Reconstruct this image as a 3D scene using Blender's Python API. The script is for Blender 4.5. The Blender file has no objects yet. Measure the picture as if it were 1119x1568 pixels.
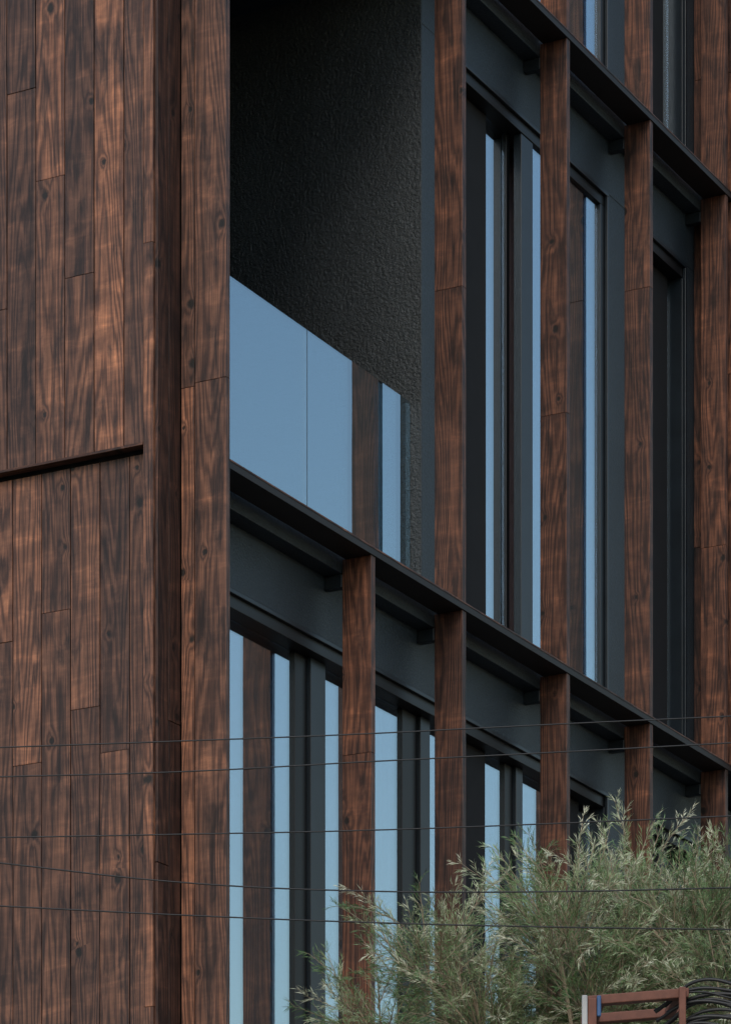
import bpy, math, random
from mathutils import Vector
random.seed(7)
scene = bpy.context.scene
col = scene.collection

# ------------------------------------------------------------------ helpers
def new_mat(name):
    m = bpy.data.materials.new(name); m.use_nodes = True
    nt = m.node_tree; nt.nodes.clear()
    out = nt.nodes.new('ShaderNodeOutputMaterial')
    return m, nt, out
def N(nt, t, **kw):
    n = nt.nodes.new(t)
    for k, v in kw.items(): setattr(n, k, v)
    return n
def math_n(nt, op, a, b=None, c=None, clamp=False):
    n = nt.nodes.new('ShaderNodeMath'); n.operation = op; n.use_clamp = clamp
    for i, v in enumerate((a, b, c)):
        if v is None: continue
        if isinstance(v, (int, float)): n.inputs[i].default_value = v
        else: nt.links.new(v, n.inputs[i])
    return n.outputs[0]
def ramp(nt, fac, stops, interp='LINEAR'):
    r = nt.nodes.new('ShaderNodeValToRGB'); r.color_ramp.interpolation = interp
    el = r.color_ramp.elements
    while len(el) < len(stops): el.new(0.5)
    for e, (p, c) in zip(el, stops):
        e.position = p; e.color = (c[0], c[1], c[2], 1) if hasattr(c, '__len__') else (c, c, c, 1)
    nt.links.new(fac, r.inputs[0]); return r.outputs[0]
def mixc(nt, fac, a, b, mode='MIX'):
    n = nt.nodes.new('ShaderNodeMix'); n.data_type = 'RGBA'; n.blend_type = mode
    for i, v in ((0, fac), (6, a), (7, b)):
        if isinstance(v, (int, float)): n.inputs[i].default_value = v
        elif isinstance(v, tuple): n.inputs[i].default_value = (*v, 1) if len(v) == 3 else v
        else: nt.links.new(v, n.inputs[i])
    return n.outputs[2]
def vscale(nt, vec, s):
    n = nt.nodes.new('ShaderNodeVectorMath'); n.operation = 'MULTIPLY'
    nt.links.new(vec, n.inputs[0]); n.inputs[1].default_value = s
    return n.outputs[0]
def noise(nt, vec, scale=1, detail=2, rough=.5, dist=0):
    n = nt.nodes.new('ShaderNodeTexNoise')
    n.inputs['Scale'].default_value = scale; n.inputs['Detail'].default_value = detail
    n.inputs['Roughness'].default_value = rough; n.inputs['Distortion'].default_value = dist
    nt.links.new(vec, n.inputs['Vector']); return n.outputs[0]
def principled(nt, out, **kw):
    p = nt.nodes.new('ShaderNodeBsdfPrincipled')
    for k, v in kw.items():
        s = p.inputs[k]
        if isinstance(v, (int, float)): s.default_value = v
        elif isinstance(v, tuple): s.default_value = (*v, 1) if len(v) == 3 and s.type == 'RGBA' else v
        else: nt.links.new(v, s)
    nt.links.new(p.outputs[0], out.inputs[0]); return p
def bump(nt, h, strength, dist):
    b = nt.nodes.new('ShaderNodeBump'); b.inputs['Strength'].default_value = strength
    b.inputs['Distance'].default_value = dist
    nt.links.new(h, b.inputs['Height']); return b.outputs[0]

# ------------------------------------------------------------------ materials
def wood_mat(name, gain=1.0, hue=(1, 1, 1)):
    m, nt, out = new_mat(name)
    wc = N(nt, 'ShaderNodeAttribute', attribute_name='wc').outputs['Vector']
    tone = N(nt, 'ShaderNodeAttribute', attribute_name='tone').outputs['Fac']
    sep = N(nt, 'ShaderNodeSeparateXYZ'); nt.links.new(wc, sep.inputs[0])
    # knots
    vor = N(nt, 'ShaderNodeTexVoronoi', voronoi_dimensions='2D'); vor.inputs['Scale'].default_value = 1
    cmb = N(nt, 'ShaderNodeCombineXYZ')
    nt.links.new(math_n(nt, 'MULTIPLY', sep.outputs[0], 5.0), cmb.inputs[0]); nt.links.new(math_n(nt, 'MULTIPLY', sep.outputs[2], 4.0), cmb.inputs[1])
    nt.links.new(cmb.outputs[0], vor.inputs['Vector'])
    sepc = N(nt, 'ShaderNodeSeparateColor'); nt.links.new(vor.outputs['Color'], sepc.inputs[0])
    gate = math_n(nt, 'GREATER_THAN', sepc.outputs[0], .70)
    size = math_n(nt, 'MULTIPLY_ADD', sepc.outputs[1], .75, .40)          # every knot its own size
    kn = noise(nt, vscale(nt, wc, (34, 34, 26)), 1, 3, .6)
    d = math_n(nt, 'DIVIDE', math_n(nt, 'ADD', vor.outputs['Distance'], math_n(nt, 'MULTIPLY_ADD', kn, .12, -.06)), size)
    halo = math_n(nt, 'MULTIPLY', math_n(nt, 'POWER', math_n(nt, 'SUBTRACT', 1.0, math_n(nt, 'DIVIDE', d, .36), clamp=True), 2.0), gate)
    core = math_n(nt, 'MULTIPLY', math_n(nt, 'SUBTRACT', 1.0, math_n(nt, 'DIVIDE', d, .10), clamp=True), gate)
    core = math_n(nt, 'MULTIPLY', core, 2.0, clamp=True)
    # growth rings as contour lines of a smooth, strongly stretched field
    n1 = noise(nt, vscale(nt, wc, (8, 8, .62)), 1, 1.3, .4, .12)
    n2 = noise(nt, vscale(nt, wc, (55, 55, 3.5)), 1, 2, .6)
    g = math_n(nt, 'MULTIPLY_ADD', n1, 14.0, math_n(nt, 'MULTIPLY', sep.outputs[0], 26.0))
    g = math_n(nt, 'ADD', g, math_n(nt, 'MULTIPLY', halo, 1.7))
    g = math_n(nt, 'ADD', g, math_n(nt, 'MULTIPLY', n2, 1.2))
    rings = math_n(nt, 'MULTIPLY_ADD', math_n(nt, 'SINE', math_n(nt, 'MULTIPLY', g, 6.283)), .5, .5)
    fibre = noise(nt, vscale(nt, wc, (230, 230, 3.0)), 1, 3, .75)
    blotch = noise(nt, vscale(nt, wc, (17, 17, 3.6)), 1, 4, .62, .7)
    cross = noise(nt, vscale(nt, wc, (4, 4, 13)), 1, 4, .65, .4)
    base = ramp(nt, rings, [(0, (.054, .0255, .0185)), (.30, (.086, .039, .0258)), (.6, (.116, .052, .0335)), (1, (.146, .067, .042))])
    bl = ramp(nt, blotch, [(.30, (.30, .34, .42)), (.41, (.64, .68, .74)), (.49, (1.00, 1.00, 1.00)), (.64, (1.22, 1.20, 1.14)), (.78, (1.8, 1.68, 1.5))])
    c = mixc(nt, 1.0, base, bl, 'MULTIPLY')
    cr = ramp(nt, cross, [(.36, (.74, .75, .78)), (.53, (1, 1, 1)), (.63, (1.32, 1.29, 1.23)), (.74, (2.0, 1.88, 1.68))])  # lighter bands across the grain, sheen painted into the colour
    c = mixc(nt, 1.0, c, cr, 'MULTIPLY')
    fb = ramp(nt, fibre, [(.3, (.50, .50, .52)), (.5, (1, 1, 1)), (.72, (1.48, 1.46, 1.43))])
    c = mixc(nt, 1.0, c, fb, 'MULTIPLY')
    c = mixc(nt, math_n(nt, 'MULTIPLY', halo, .6), c, (.055, .027, .020))
    c = mixc(nt, core, c, (.011, .008, .007))
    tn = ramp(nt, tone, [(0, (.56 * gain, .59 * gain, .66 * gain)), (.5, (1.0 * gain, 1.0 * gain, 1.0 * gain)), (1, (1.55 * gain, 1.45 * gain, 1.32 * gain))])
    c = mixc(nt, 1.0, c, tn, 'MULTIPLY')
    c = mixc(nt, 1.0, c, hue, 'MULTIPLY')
    h = math_n(nt, 'ADD', math_n(nt, 'MULTIPLY', rings, .3), fibre)
    h = math_n(nt, 'SUBTRACT', h, math_n(nt, 'MULTIPLY', core, .6))
    principled(nt, out, **{'Base Color': c, 'Roughness': math_n(nt, 'MULTIPLY_ADD', fibre, .3, .40),
               'Specular IOR Level': .38, 'Normal': bump(nt, h, .6, .0014)})
    return m
WOOD = wood_mat('stained_timber', 1.14)
WOODF = wood_mat('stained_timber_fin', .82, (1.02, .95, .94))  # darker copy of the timber, with the fins' weaker light in its gain

def plaster_mat(name, colr, bs, amp, rough=.55):
    m, nt, out = new_mat(name)
    tc = N(nt, 'ShaderNodeTexCoord').outputs['Object']
    n = noise(nt, tc, bs, 3, .6); big = noise(nt, tc, 1.6, 4, .6)
    c = mixc(nt, 1.0, colr, ramp(nt, big, [(.3, (.75,) * 3), (.7, (1.25,) * 3)]), 'MULTIPLY')
    c = mixc(nt, 1.0, c, ramp(nt, n, [(.3, (.75,) * 3), (.5, (1,) * 3), (.72, (1.5,) * 3)]), 'MULTIPLY')
    principled(nt, out, **{'Base Color': c, 'Roughness': rough, 'Specular IOR Level': .5, 'Normal': bump(nt, n, 1.0, amp)})
    return m
PLASTER = plaster_mat('dark_textured_render', (.030, .036, .039), 75, .012, .42)
PAINT = plaster_mat('dark_painted_concrete', (.024, .034, .043), 95, .003, .48)

def simple(name, colr, rough=.5, metal=0, spec=.5, ns=0):
    m, nt, out = new_mat(name)
    tc = N(nt, 'ShaderNodeTexCoord').outputs['Object']
    n = noise(nt, tc, ns or 8, 3, .6)
    c = mixc(nt, 1.0, colr, ramp(nt, n, [(.3, (.8,) * 3), (.7, (1.2,) * 3)]), 'MULTIPLY')
    principled(nt, out, **{'Base Color': c, 'Roughness': rough, 'Metallic': metal, 'Specular IOR Level': spec})
    return m
FRAME = simple('dark_window_aluminium', (.012, .018, .024), .36)
FRAMEB = simple('black_window_aluminium', (.004, .004, .005), .45)
BEAMM = simple('dark_stained_beam', (.013, .009, .008), .6)
DARKIN = simple('dark_interior', (.010, .009, .010), .9)
CURTAIN = simple('brown_curtain_fabric', (.20, .155, .16), .9, spec=.1)
BLACKW = simple('black_cable', (.012, .012, .013), .5)
CONC = simple('weathered_concrete', (.26, .25, .23), .9, ns=5)
RUST = simple('rusty_steel', (.15, .055, .035), .7, ns=30)
WHITEP = simple('white_plastic', (.40, .40, .40), .5)
BLUEP = simple('blue_tape', (.03, .09, .22), .5)
ASPH = simple('asphalt', (.05, .05, .052), .9, ns=60)
PAVE = simple('pavement_concrete', (.25, .24, .22), .9, ns=20)
MARK = simple('road_paint', (.7, .7, .68), .7)

def glass_mat(name, refl, tint, fac):
    m, nt, out = new_mat(name)
    tr = N(nt, 'ShaderNodeBsdfTransparent'); tr.inputs[0].default_value = (*tint, 1)
    gl = N(nt, 'ShaderNodeBsdfGlossy'); gl.inputs[0].default_value = (*refl, 1); gl.inputs['Roughness'].default_value = .0
    tc = N(nt, 'ShaderNodeTexCoord').outputs['Object']
    nt.links.new(bump(nt, noise(nt, tc, 1.2, 1, .5), .05, .02), gl.inputs['Normal'])
    mx = N(nt, 'ShaderNodeMixShader'); mx.inputs[0].default_value = fac
    nt.links.new(tr.outputs[0], mx.inputs[1]); nt.links.new(gl.outputs[0], mx.inputs[2])
    nt.links.new(mx.outputs[0], out.inputs[0]); return m
GLASS = glass_mat('solar_control_glass', (.80, .93, 1.0), (.80, .80, .84), .50)
GLASSB = glass_mat('balustrade_glass', (.77, .91, 1.0), (.6, .65, .65), .47)

# ------------------------------------------------------------------ mesh builder
class MB:
    def __init__(s): s.v = []; s.f = []; s.wc = []; s.tone = []; s.mi = []; s.mats = []
    def mat(s, m):
        if m not in s.mats: s.mats.append(m)
        return s.mats.index(m)
    def box(s, x0, x1, y0, y1, z0, z1, m, long='z', tone=None):
        b = len(s.v); i = s.mat(m)
        r = Vector((random.uniform(0, 60), random.uniform(0, 60), random.uniform(0, 200)))
        t = random.random() if tone is None else tone
        for z in (z0, z1):
            for (x, y) in ((x0, y0), (x1, y0), (x1, y1), (x0, y1)):
                s.v.append((x, y, z))
                if long == 'z': c = (y if (y1 - y0) > (x1 - x0) else x, x if (y1 - y0) > (x1 - x0) else y, z)
                elif long == 'x': c = (z, y, x)
                else: c = (z, x, y)
                s.wc.append(tuple(Vector(c) + r)); s.tone.append(t)
        for q in ((3, 2, 1, 0), (4, 5, 6, 7), (0, 1, 5, 4), (1, 2, 6, 5), (2, 3, 7, 6), (3, 0, 4, 7)):
            s.f.append(tuple(b + k for k in q)); s.mi.append(i)
    def build(s, name, parent=None, bevel=0):
        me = bpy.data.meshes.new(name); me.from_pydata(s.v, [], s.f)
        for m in s.mats: me.materials.append(m)
        me.polygons.foreach_set('material_index', s.mi)
        at = me.attributes.new('wc', 'FLOAT_VECTOR', 'POINT'); at.data.foreach_set('vector', [c for w in s.wc for c in w])
        at = me.attributes.new('tone', 'FLOAT', 'POINT'); at.data.foreach_set('value', s.tone)
        me.update(); o = bpy.data.objects.new(name, me); col.objects.link(o)
        if parent: o.parent = parent
        if bevel:
            bm = o.modifiers.new('bevel', 'BEVEL'); bm.width = bevel; bm.segments = 2; bm.limit_method = 'ANGLE'
        return o
def empty(name):
    e = bpy.data.objects.new(name, None); col.objects.link(e); return e

house = empty('timber_clad_house')
F1, F2, F3, F4 = 3.51, 6.711, 9.911, 13.11    # floor / beam top levels
ROOF = 13.4
XE = 17.95

# ------------------------------------------------------------------ left cladding (faces -X)
mb = MB()
XL = 12.19
def stack(x0, x1, y0, y1, z0, z1, cuts, m=WOOD, tone=None):
    zs = [z0] + sorted(c for c in cuts if z0 + .05 < c < z1 - .05) + [z1]
    for a, b in zip(zs[:-1], zs[1:]):
        mb.box(x0 + random.uniform(-.0015, .0015), x1, y0, y1, a + .0006, b - .0006, m, tone=tone)
G = .0046
stack(XL - .004, XL + .19, .2235, .2695, 0.1, ROOF, [7.58, 4.4, 10.2, 2.1], tone=.8)
ys = [.272, .369] + [.369 + .147 * k for k in range(1, 28)]
cutsU = {1: [9.9], 2: [7.51, 10.8], 3: [7.95, 10.4], 4: [8.35], 5: [7.44]}
cutsL = {1: [5.5, 3.4], 2: [5.70, 3.0], 3: [6.13, 3.6], 4: [5.50, 3.2], 0: [4.2]}
for k in range(len(ys) - 1):
    cu = cutsU.get(k, [random.uniform(7, 9), random.uniform(9.3, 11.5)]) if k else [10.4]
    cl = cutsL.get(k, [random.uniform(4.9, 6.3), random.uniform(2, 4)])
    stack(XL, XL + .022, ys[k] + G / 2, ys[k + 1] - G / 2, 6.755, ROOF, cu)
    stack(XL + .045, XL + .067, ys[k] + G / 2, ys[k + 1] - G / 2, .12, 6.725, cl)
# flashing lip under the upper boards
mb.box(XL - .008, XL + .043, .2715, 4.3, 6.742, 6.7535, WOODF, long='y', tone=.4)
# return face (faces -Y), its shade painted in by the low tones
yb = .2225
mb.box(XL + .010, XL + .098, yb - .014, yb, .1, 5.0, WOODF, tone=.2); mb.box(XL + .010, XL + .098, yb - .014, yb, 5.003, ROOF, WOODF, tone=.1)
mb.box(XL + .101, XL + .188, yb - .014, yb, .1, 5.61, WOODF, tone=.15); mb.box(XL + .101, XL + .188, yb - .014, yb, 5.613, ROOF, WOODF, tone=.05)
# column boards facing -X
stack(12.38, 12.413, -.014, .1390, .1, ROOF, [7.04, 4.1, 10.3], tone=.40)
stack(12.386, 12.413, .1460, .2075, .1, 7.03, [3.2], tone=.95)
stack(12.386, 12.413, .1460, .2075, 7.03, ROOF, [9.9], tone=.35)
mb.build('timber_cladding', house, .0018)

# backing of the left wing
mb = MB()
mb.box(XL + .069, 12.385, .275, 4.3, 0, ROOF - .01, DARKIN)
mb.box(12.4135, 12.424, -.006, 4.2, 0, ROOF - .02, BEAMM)
mb.build('left_wing_core', house)

# ------------------------------------------------------------------ facade walls
W0, W1 = .24, .42
mb = MB()
A0, A1 = 14.90, 16.785
B0, B1 = 17.20, 17.84
C0 = 12.46
D1 = 18.02
XS = 12.426
mb.box(XS, 22, W0, W1, 6.326, F2 - .10, PAINT)
mb.box(A1, B0, W0, W1, 3.70, 6.3258, PAINT)
mb.box(D1, 22, W0, W1, 3.70, 6.3258, PAINT)
mb.box(XS, 22, W0, W1, 3.0, 3.6998, PAINT)
mb.box(XS, 14.2, W0, W1, 0, 2.9998, PAINT); mb.box(16.5, 22, W0, W1, 0, 2.9998, PAINT)
XW = 14.637
mb.box(XW, A0, W0, W1, F2 + .0, 9.526, PAINT)
mb.box(A0, B1, W0, W1, F2, 6.80, PAINT)
mb.box(A1, B0, W0, W1, 6.8002, 9.526, PAINT)
mb.box(B1, 22, W0, W1, F2, 9.526, PAINT)
mb.box(XW, 22, W0, W1, 9.5262, F3 - .10, PAINT)
mb.box(XW, A0, W0, W1, F3, ROOF, PAINT)
mb.box(A0, B1, W0, W1, F3, 10.0, PAINT)
mb.box(A1, B0, W0, W1, 10.0002, 12.726, PAINT)
mb.box(B1, 22, W0, W1, F3, 12.726, PAINT)
mb.box(A0, B1, W0, W1, 12.7262, ROOF, PAINT)
mb.box(B1 + .0005, 22, W0, W1, 12.7262, ROOF, PAINT)
for f in (F1, F2, F3, F4):
    mb.box(XS, XE - .01, .153, .60, f - .0995, f - .012, PAINT)
mb.build('facade_wall', house, .004)

mb = MB()
mb.box(14.633, 14.80, .2425, 4.2, F2 + .0005, ROOF - .02, PLASTER)
mb.box(XS, 14.63, 3.4, 3.55, F2, ROOF - .03, PLASTER)
mb.build('balcony_wall', house)
mb = MB()
for f in (F1, F2, F3, F4):
    mb.box(XS, 22, .6005, 7.9, f - .12, f - .013, PAINT)
mb.box(12.2, 22, .43, 8, ROOF, ROOF + .15, PAINT)
mb.box(12.2, 22, 7.9, 8.05, 0, ROOF, PLASTER)
mb.box(21.9, 22.05, .43, 7.89, 0, ROOF, PLASTER)
mb.box(12.25, 12.4, 4.31, 7.89, 0, ROOF, PLASTER)
mb.box(14.81, 21.8, 3.0, 3.1, 0, ROOF - .02, DARKIN)
mb.build('slabs_and_rear_walls', house)

# ------------------------------------------------------------------ windows
win = MB(); gl = MB(); cu = MB()
def window(x0, x1, z0, z1, stiles, screens_refl=(), panes=None, jamb=.022):
    t = .022
    a0, a1, c0, c1 = x0 + .002, x1 - .002, z0 + .002, z1 - .002
    win.box(x0, x1, .232, .2495, z1 - t, z1 - .001, FRAME)
    win.box(x1 - t, x1 - .001, .232, .2495, z0 + t, z1 - t - .001, FRAME)
    win.box(x0 + .001, x0 + t, .232, .2495, z0 + t, z1 - t - .001, FRAME)
    win.box(x0, x1, .232, .2495, z0 + .001, z0 + t - .001, FRAME)
    win.box(a0, a1, .2505, .38, c1 - .075, c1, FRAMEB)
    win.box(a0, a1, .2505, .38, c0, c0 + .07, FRAMEB)
    win.box(a0, a0 + .04, .2505, .38, c0 + .07, c1 - .075, FRAMEB)
    win.box(a1 - jamb, a1, .2505, .38, c0 + .07, c1 - .075, FRAME)
    for st in stiles:
        s0, s1, y, m = st[:4]; yb_ = st[4] if len(st) > 4 else .36
        win.box(s0, s1, y, yb_, c0 + .071, c1 - .076, m)
    for (s0, s1, m) in screens_refl:
        win.box(s0, s1, .325, .332, c0 + .071, c1 - .076, m)
    for (p0, p1, yg) in (panes or [(a0 + .041, a1 - jamb - .001, .335)]):
        gl.box(p0, p1, yg, yg + .006, c0 + .071, c1 - .076, GLASS)
    n = int((x1 - x0) / .012); b = len(cu.v); i = cu.mat(CURTAIN)
    for k in range(n + 1):
        x = x0 + (x1 - x0) * k / n; y = .47 + .022 * math.sin(x * 58 + 2 * math.sin(x * 9)) + .01 * math.sin(x * 23)
        for z in (z0, z1): cu.v.append((x, y, z)); cu.wc.append((0, 0, 0)); cu.tone.append(0)
    for k in range(n):
        q = b + 2 * k; cu.f.append((q, q + 2, q + 3, q + 1)); cu.mi.append(i)
SCR_REFL = simple('screen_and_reflection', (.010, .009, .010), .8)  # mesh screens, and dark panels standing in for reflected fins
SCB = simple('brown_blind', (.030, .021, .020), .8)
up_st = [(15.725, 15.76, .322, FRAMEB), (15.762, 15.897, .256, FRAME, .300)]
up_p = [(A0 + .043, 15.724, .335), (15.898, A1 - .074, .268)]
window(A0, A1, 6.80, 9.526, up_st, [(15.0, 15.50, SCR_REFL)], up_p, .070)  # dark panel in the left sash imitates the reflection of a fin
window(A0, A1, 10.0, 12.726, up_st, [(15.0, 15.50, SCR_REFL)], up_p, .070)  # same dark panel imitating a reflected fin
window(B0, B1, 6.80, 9.526, [(17.42, 17.50, .31, FRAMEB)], [(17.502, 17.78, SCR_REFL), (17.255, 17.418, SCB)])
window(B0, B1, 10.0, 12.726, [(17.42, 17.50, .31, FRAMEB)], [(17.502, 17.72, SCR_REFL)])
window(C0, A1, 3.70, 6.326, [(13.55, 13.66, .320, FRAMEB), (13.662, 13.80, .300, FRAME),
                             (14.59, 14.74, .320, FRAMEB), (14.742, 14.84, .300, FRAME),
                             (15.70, 15.79, .320, FRAMEB), (15.792, 15.87, .300, FRAME)], [(15.0, 15.49, SCR_REFL), (16.30, 16.60, SCR_REFL)])  # first dark panel imitates a fin's reflection
window(B0, D1, 3.70, 6.326, [(17.62, 17.74, .31, FRAMEB)])
win.build('window_frames', house, .0025)
gl.build('window_glass', house)
cu.build('curtains', house)

mb = MB()
mb.box(XS, 13.6215, .298, .310, F2 + .01, 7.721, GLASSB)
mb.box(13.6265, 14.628, .298, .310, F2 + .01, 7.721, GLASSB)
mb.build('balustrade_glass', house)
mb = MB(); EDG = simple('dark_glass_edge', (.02, .03, .035), .3)
mb.box(13.6216, 13.6264, .2975, .3105, F2 + .01, 7.721, EDG)
mb.build('balustrade_joint', house)

# ------------------------------------------------------------------ fins and beams
fin = MB(); bm_ = MB()
T = .04
lower = [13.722, 14.632, 15.796, 16.835, 17.875]
upper = [14.632, 15.796, 16.835, 17.875]
BH = .038
for (lst, z0, z1) in ((lower, F1, F2), (upper, F2, F3), (upper, F3, F4)):
    for x in lst:
        z = z0 + .001; top = z1 - BH - .001
        cut = random.uniform(z0 + .6, z1 - .8); tt = random.uniform(.30, .75)
        fin.box(x - T, x, .0, .148, z, cut, WOODF, tone=tt); fin.box(x - T, x, .0, .148, cut + .001, top, WOODF, tone=tt + random.uniform(-.15, .15))
for x in lower:
    fin.box(x - T, x, 0, .148, .1, F1 - BH - .001, WOODF)
fin.build('timber_fins', house, .002)
for f in (F1, F2, F3, F4):
    bm_.box(12.425, XE - .002, -.006, .135, f - BH, f, BEAMM, long='x')
    bm_.box(12.425, XE - .002, -.0085, -.0065, f - .008, f - .0, WOODF, long='x', tone=.6)  # thin brown strip imitates the lit top rim of the beam
bm_.build('horizontal_beams', house, .002)
br = MB()
for f in (F2, F3, F4):
    for x in ([13.722] if f == F2 else []) + upper:
        br.box(x - .045, x - .005, .1485, .2395, f - .165, f - .105, FRAME)
br.build('steel_cleats', house, .004)

# projecting clad bay on the right
mb = MB()
yy = [-.1, .06, .238]
for a, b in zip(yy[:-1], yy[1:]):
    zs = [F2 - .03, random.uniform(7, 9.3), 10.6, ROOF]
    for p, q in zip(zs[:-1], zs[1:]): mb.box(XE, XE + .022, a + .0015, b - .0015, p + .001, q - .001, WOODF)
x = XE + .024
while x < 21.9:
    mb.box(x, x + .144, -.122, -.1, F2 - .03, ROOF, WOOD); x += .147
mb.box(XE + .023, 22, -.098, .2385, F2 - .02, ROOF - .01, DARKIN)
mb.build('projecting_clad_bay', house, .0015)

# ------------------------------------------------------------------ ground
def sheet(name, x0, x1, y0, y1, z, m):
    me = bpy.data.meshes.new(name); me.from_pydata([(x0, y0, z), (x1, y0, z), (x1, y1, z), (x0, y1, z)], [], [(0, 1, 2, 3)])
    me.materials.append(m); o = bpy.data.objects.new(name, me); col.objects.link(o); return o
GR = simple('ground_soil', (.10, .09, .065), .95, ns=3)
sheet('ground', -1500, 1500, -1500, 1500, -.004, GR)
sheet('road', -200, 200, -11, -4.5, .0, ASPH)
mk = MB()
for k in range(-20, 30): mk.box(k * 4, k * 4 + 2, -7.8, -7.68, .004, .006, MARK)
mk.build('road_markings')
pv = MB(); pv.box(-60, 60, -4.5, -2.6, -.003, .13, PAVE); pv.build('pavement', None, .01)

# ------------------------------------------------------------------ wires
C = Vector((0, -7.369, 1.6)); FW = Vector((.8796, .4757, 0)); RT = Vector((.4757, -.8796, 0))
def street(lat, dep, z):            # street frame: across / along the street from the far kerb
    p = C + FW * dep + RT * lat; return (p.x, p.y, z)
def wire(pts, r, parent, name):
    cd = bpy.data.curves.new(name, 'CURVE'); cd.dimensions = '3D'; cd.bevel_depth = r; cd.bevel_resolution = 2
    sp = cd.splines.new('BEZIER'); sp.bezier_points.add(len(pts) - 1)
    for b, p in zip(sp.bezier_points, pts):
        b.co = p; b.handle_left_type = b.handle_right_type = 'AUTO'
    cd.materials.append(BLACKW); o = bpy.data.objects.new(name, cd); col.objects.link(o); o.parent = parent
cab = empty('overhead_cables')
K = 11 / 5284
def w(pys, r, i):
    pts = []
    xs = [-1.165, -.58, 0, .58, 1.165]
    s0 = (pys[0] - pys[1]); s1 = (pys[-1] - pys[-2])
    for n in (6, 4, 2): pts.append(street(xs[0] - n * .58, 11, 1.6 + (2574 - pys[0] - s0 * n) * K))
    for x, p in zip(xs, pys): pts.append(street(x, 11, 1.6 + (2574 - p) * K))
    for n in (2, 4, 6): pts.append(street(xs[-1] + n * .58, 11, 1.6 + (2574 - pys[-1] - s1 * n) * K))
    wire(pts, r, cab, 'cable_%d' % i)
w([1145, 1135, 1124, 1110, 1097], .0023, 1)
w([1190, 1182, 1167, 1153, 1138], .0023, 2)
w([1283, 1278, 1272, 1262, 1250], .0023, 3)
w([1322, 1352, 1365, 1366, 1360], .0025, 4)
w([1388, 1402, 1413, 1420, 1424], .0025, 5)

# ------------------------------------------------------------------ utility pole with rusty bracket
up = empty('utility_pole')
pm = MB()
def obox(m_, lat0, lat1, d0, d1, z0, z1, mat_, tilt=0):
    b = len(m_.v); i = m_.mat(mat_)
    for z in (z0, z1):
        for (l, d) in ((lat0, d0), (lat1, d0), (lat1, d1), (lat0, d1)):
            m_.v.append(street(l, d, z + tilt * (l - lat0))); m_.wc.append((0, 0, 0)); m_.tone.append(.5)
    for q in ((3, 2, 1, 0), (4, 5, 6, 7), (0, 1, 5, 4), (1, 2, 6, 5), (2, 3, 7, 6), (3, 0, 4, 7)):
        m_.f.append(tuple(b + k for k in q)); m_.mi.append(i)
zt = 3.545
obox(pm, .70, .86, 9.95, 10.12, 0, 3.48, CONC)
obox(pm, .635, .925, 9.86, 9.90, zt - .015, zt + .012, RUST, .08)
obox(pm, .635, .925, 10.14, 10.18, zt - .015, zt + .012, RUST, .08)
obox(pm, .655, .685, 9.901, 10.139, zt - .012, zt + .010, RUST)
obox(pm, .880, .910, 9.901, 10.139, zt + .006, zt + .028, RUST)
obox(pm, .618, .634, 9.84, 9.859, zt - .12, zt + .010, WHITEP)
obox(pm, .635, .660, 9.842, 9.859, zt - .11, zt + .002, RUST)
obox(pm, .661, .673, 9.844, 9.859, zt - .05, zt + .010, BLUEP)
obox(pm, .895, .915, 9.84, 9.859, zt - .10, zt + .034, RUST)
pm.build('pole_and_bracket', up, .003)
for k in range(12):
    z = 3.575 - k * .010 + random.uniform(-.01, .01); l0 = .86 + random.uniform(-.03, .03)
    wire([street(l0, 9.93, z - .03), street(l0 + .09, 9.88, z + .015 + random.uniform(-.01, .02)), street(l0 + .25, 9.86, z + random.uniform(-.015, .015)),
          street(2.2, 9.9, z - .1), street(6, 10, z + .1)], random.choice([.003, .005, .006]), up, 'cable_bundle_%d' % k)

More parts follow.
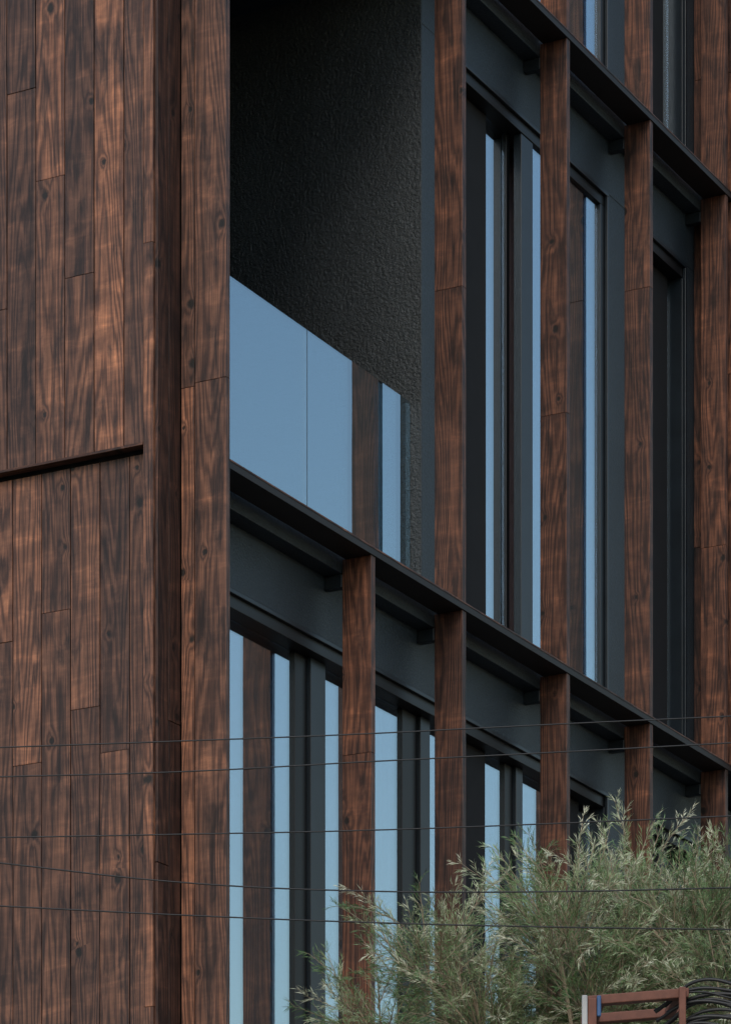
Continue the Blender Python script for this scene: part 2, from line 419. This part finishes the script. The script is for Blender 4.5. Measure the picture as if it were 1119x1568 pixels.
# ------------------------------------------------------------------ tree
def tree_at(cl, cd, name, crown, nshoots, seed):
    rnd = random.Random(seed)
    V = []; Fc = []; MI = []; TN = []
    def tri_tube(p, q, r0, r1, mi, tn):
        d = (q - p)
        if d.length < 1e-6: return
        d.normalize(); a = d.orthogonal().normalized(); b = d.cross(a); n = 5 if r0 > .006 else 3
        s = len(V)
        for (c, r) in ((p, r0), (q, r1)):
            for k in range(n):
                t = 6.2832 * k / n; V.append(c + a * (math.cos(t) * r) + b * (math.sin(t) * r)); TN.append(tn)
        for k in range(n):
            Fc.append((s + k, s + (k + 1) % n, s + n + (k + 1) % n, s + n + k)); MI.append(mi)
    def leaf(p, d, L, wd, tn):
        a = d.cross(Vector((rnd.uniform(-1, 1), rnd.uniform(-1, 1), rnd.uniform(-1, 1))))
        if a.length < 1e-3: return
        a.normalize(); s = len(V); bend = Vector((0, 0, -.10 * L))
        V.extend([p, p + d * (L * .4) + a * wd, p + d * L + bend, p + d * (L * .4) - a * wd]); TN.extend([tn] * 4)
        Fc.append((s, s + 1, s + 2, s + 3)); MI.append(1)
    base = Vector(street(cl, cd, 0)); fork = Vector(street(cl + .05, cd, 1.9))
    p = base
    for k in range(6):
        q = base.lerp(fork, (k + 1) / 6) + Vector((rnd.uniform(-.03, .03), rnd.uniform(-.03, .03), 0))
        tri_tube(p, q, .085 - k * .006, .085 - (k + 1) * .006, 0, .5); p = q
    fork = p
    def shoot(st, d, L):
        ns = max(6, int(L / .035)); pp = st; shoot_t = rnd.random(); tip = rnd.random()
        for k in range(ns):
            d = (d + Vector((rnd.uniform(-.10, .10), rnd.uniform(-.10, .10), rnd.uniform(-.12, .05)))).normalized()
            qq = pp + d * (L / ns)
            tri_tube(pp, qq, .0022 * (1 - k / ns) + .0010, .0022 * (1 - (k + 1) / ns) + .0010, 0, .9)
            f = k / ns
            for b in range(2):
                o = d.orthogonal().normalized(); ang = rnd.uniform(0, 6.28)
                side = (o * math.cos(ang) + d.cross(o) * math.sin(ang))
                bd = (d * 1.0 + side * .62).normalized(); bl = rnd.uniform(.05, .12) * (1.15 - f * .75)
                be = qq + bd * bl; tri_tube(qq, be, .0009, .0005, 0, .9)
                nl = 9
                for j in range(nl):
                    lp = qq.lerp(be, (j + .3) / nl); s2 = bd.cross(Vector((rnd.uniform(-1, 1), rnd.uniform(-1, 1), rnd.uniform(-1, 1)))).normalized()
                    ld = (bd * .95 + s2 * .42).normalized()
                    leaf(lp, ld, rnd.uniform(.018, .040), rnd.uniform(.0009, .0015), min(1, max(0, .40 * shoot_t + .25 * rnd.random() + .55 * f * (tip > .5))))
            pp = qq
    for (lat, dep, z, rad, dens, up_) in crown:
        cen = Vector(street(lat, dep, z))
        a = fork; n = 7
        for k in range(n):
            t = (k + 1) / n; q = fork.lerp(cen, t) + Vector((0, 0, .12 * math.sin(3.14 * t))) + Vector((rnd.uniform(-.03, .03),) * 3)
            tri_tube(a, q, .03 * (1 - t * .85) + .003, .03 * (1 - (t + .1) * .8) + .003, 0, .5); a = q
        for s in range(int(nshoots * dens)):
            u = Vector((rnd.gauss(0, 1), rnd.gauss(0, 1), rnd.gauss(0, .8))).normalized()
            st = cen + Vector((u.x * rad * 1.0, u.y * rad * 1.0, u.z * rad * .75)) * rnd.uniform(.1, .8)
            d = (u * .65 + Vector((rnd.uniform(-.4, .4), rnd.uniform(-.4, .4), .6 * up_))).normalized()
            shoot(st, d, rnd.uniform(.16, .34) if rnd.random() < .82 else rnd.uniform(.35, .55))
    me = bpy.data.meshes.new(name); me.from_pydata([tuple(v) for v in V], [], Fc)
    me.materials.append(BARK2); me.materials.append(LEAF); me.polygons.foreach_set('material_index', MI)
    at = me.attributes.new('tone', 'FLOAT', 'POINT'); at.data.foreach_set('value', TN)
    o = bpy.data.objects.new(name, me); col.objects.link(o); return o
BARK2 = simple('twig_bark', (.28, .22, .15), .9, ns=40)
m, nt, out = new_mat('narrow_leaf_foliage')
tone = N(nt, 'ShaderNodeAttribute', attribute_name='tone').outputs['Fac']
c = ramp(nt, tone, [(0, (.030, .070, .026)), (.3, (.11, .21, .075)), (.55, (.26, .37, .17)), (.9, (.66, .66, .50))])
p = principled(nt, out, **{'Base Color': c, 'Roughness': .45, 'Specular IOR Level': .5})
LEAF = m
crown = [  # lateral, depth, height, radius, density, upwardness
    (.24, 13.0, 4.26, .16, .35, 1.2),
    (.08, 13.1, 4.04, .22, .50, .8),
    (.38, 13.0, 4.24, .18, .35, 1.0),
    (.45, 13.0, 4.00, .25, 1.1, .7),
    (.72, 12.8, 4.32, .20, .7, 1.3),
    (.86, 12.9, 4.12, .28, 1.3, .9),
    (.98, 13.1, 4.46, .18, .6, 1.4),
    (1.22, 12.9, 4.34, .28, 1.4, .9),
    (1.44, 13.2, 4.42, .24, .9, 1.2),
    (1.12, 13.1, 4.08, .36, 2.8, .5),
    (.70, 13.2, 3.92, .32, 2.3, .5),
    (1.40, 12.8, 4.06, .30, 1.8, .6),
    (1.65, 13.0, 4.15, .4, 1.2, .8),
]
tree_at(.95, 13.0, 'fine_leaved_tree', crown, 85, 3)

# ------------------------------------------------------------------ light, world, camera
w_ = bpy.data.worlds.new('World'); scene.world = w_; w_.use_nodes = True
nt = w_.node_tree; bg = nt.nodes['Background']
sky = nt.nodes.new('ShaderNodeTexSky'); sky.sky_type = 'NISHITA'; sky.sun_disc = False
az = Vector((-1.0, -.30)); el = math.radians(38)
sky.sun_elevation = el; sky.sun_rotation = math.atan2(az.x, az.y)
sky.air_density = 1.6; sky.dust_density = 1.0; sky.ozone_density = 2.0
nt.links.new(sky.outputs[0], bg.inputs[0]); bg.inputs[1].default_value = .15
sd = bpy.data.lights.new('sun', 'SUN'); sd.energy = 1.5; sd.angle = math.radians(25); sd.color = (1, .94, .88)
so = bpy.data.objects.new('sun', sd); col.objects.link(so)
dirv = Vector((az.x, az.y, 0)).normalized() * math.cos(el) + Vector((0, 0, math.sin(el)))
so.rotation_euler = dirv.to_track_quat('Z', 'Y').to_euler(); so.location = (0, 0, 20)

cam = bpy.data.cameras.new('camera'); co = bpy.data.objects.new('camera', cam); col.objects.link(co)
co.location = C; co.rotation_euler = (math.radians(90), 0, math.radians(28.4 - 90))
cam.sensor_fit = 'HORIZONTAL'; cam.sensor_width = 36; cam.lens = 170.0
cam.shift_y = 1.5997; cam.clip_end = 4000; cam.clip_start = .1
scene.camera = co
scene.view_settings.view_transform = 'Standard'; scene.view_settings.look = 'None'; scene.view_settings.exposure = 0
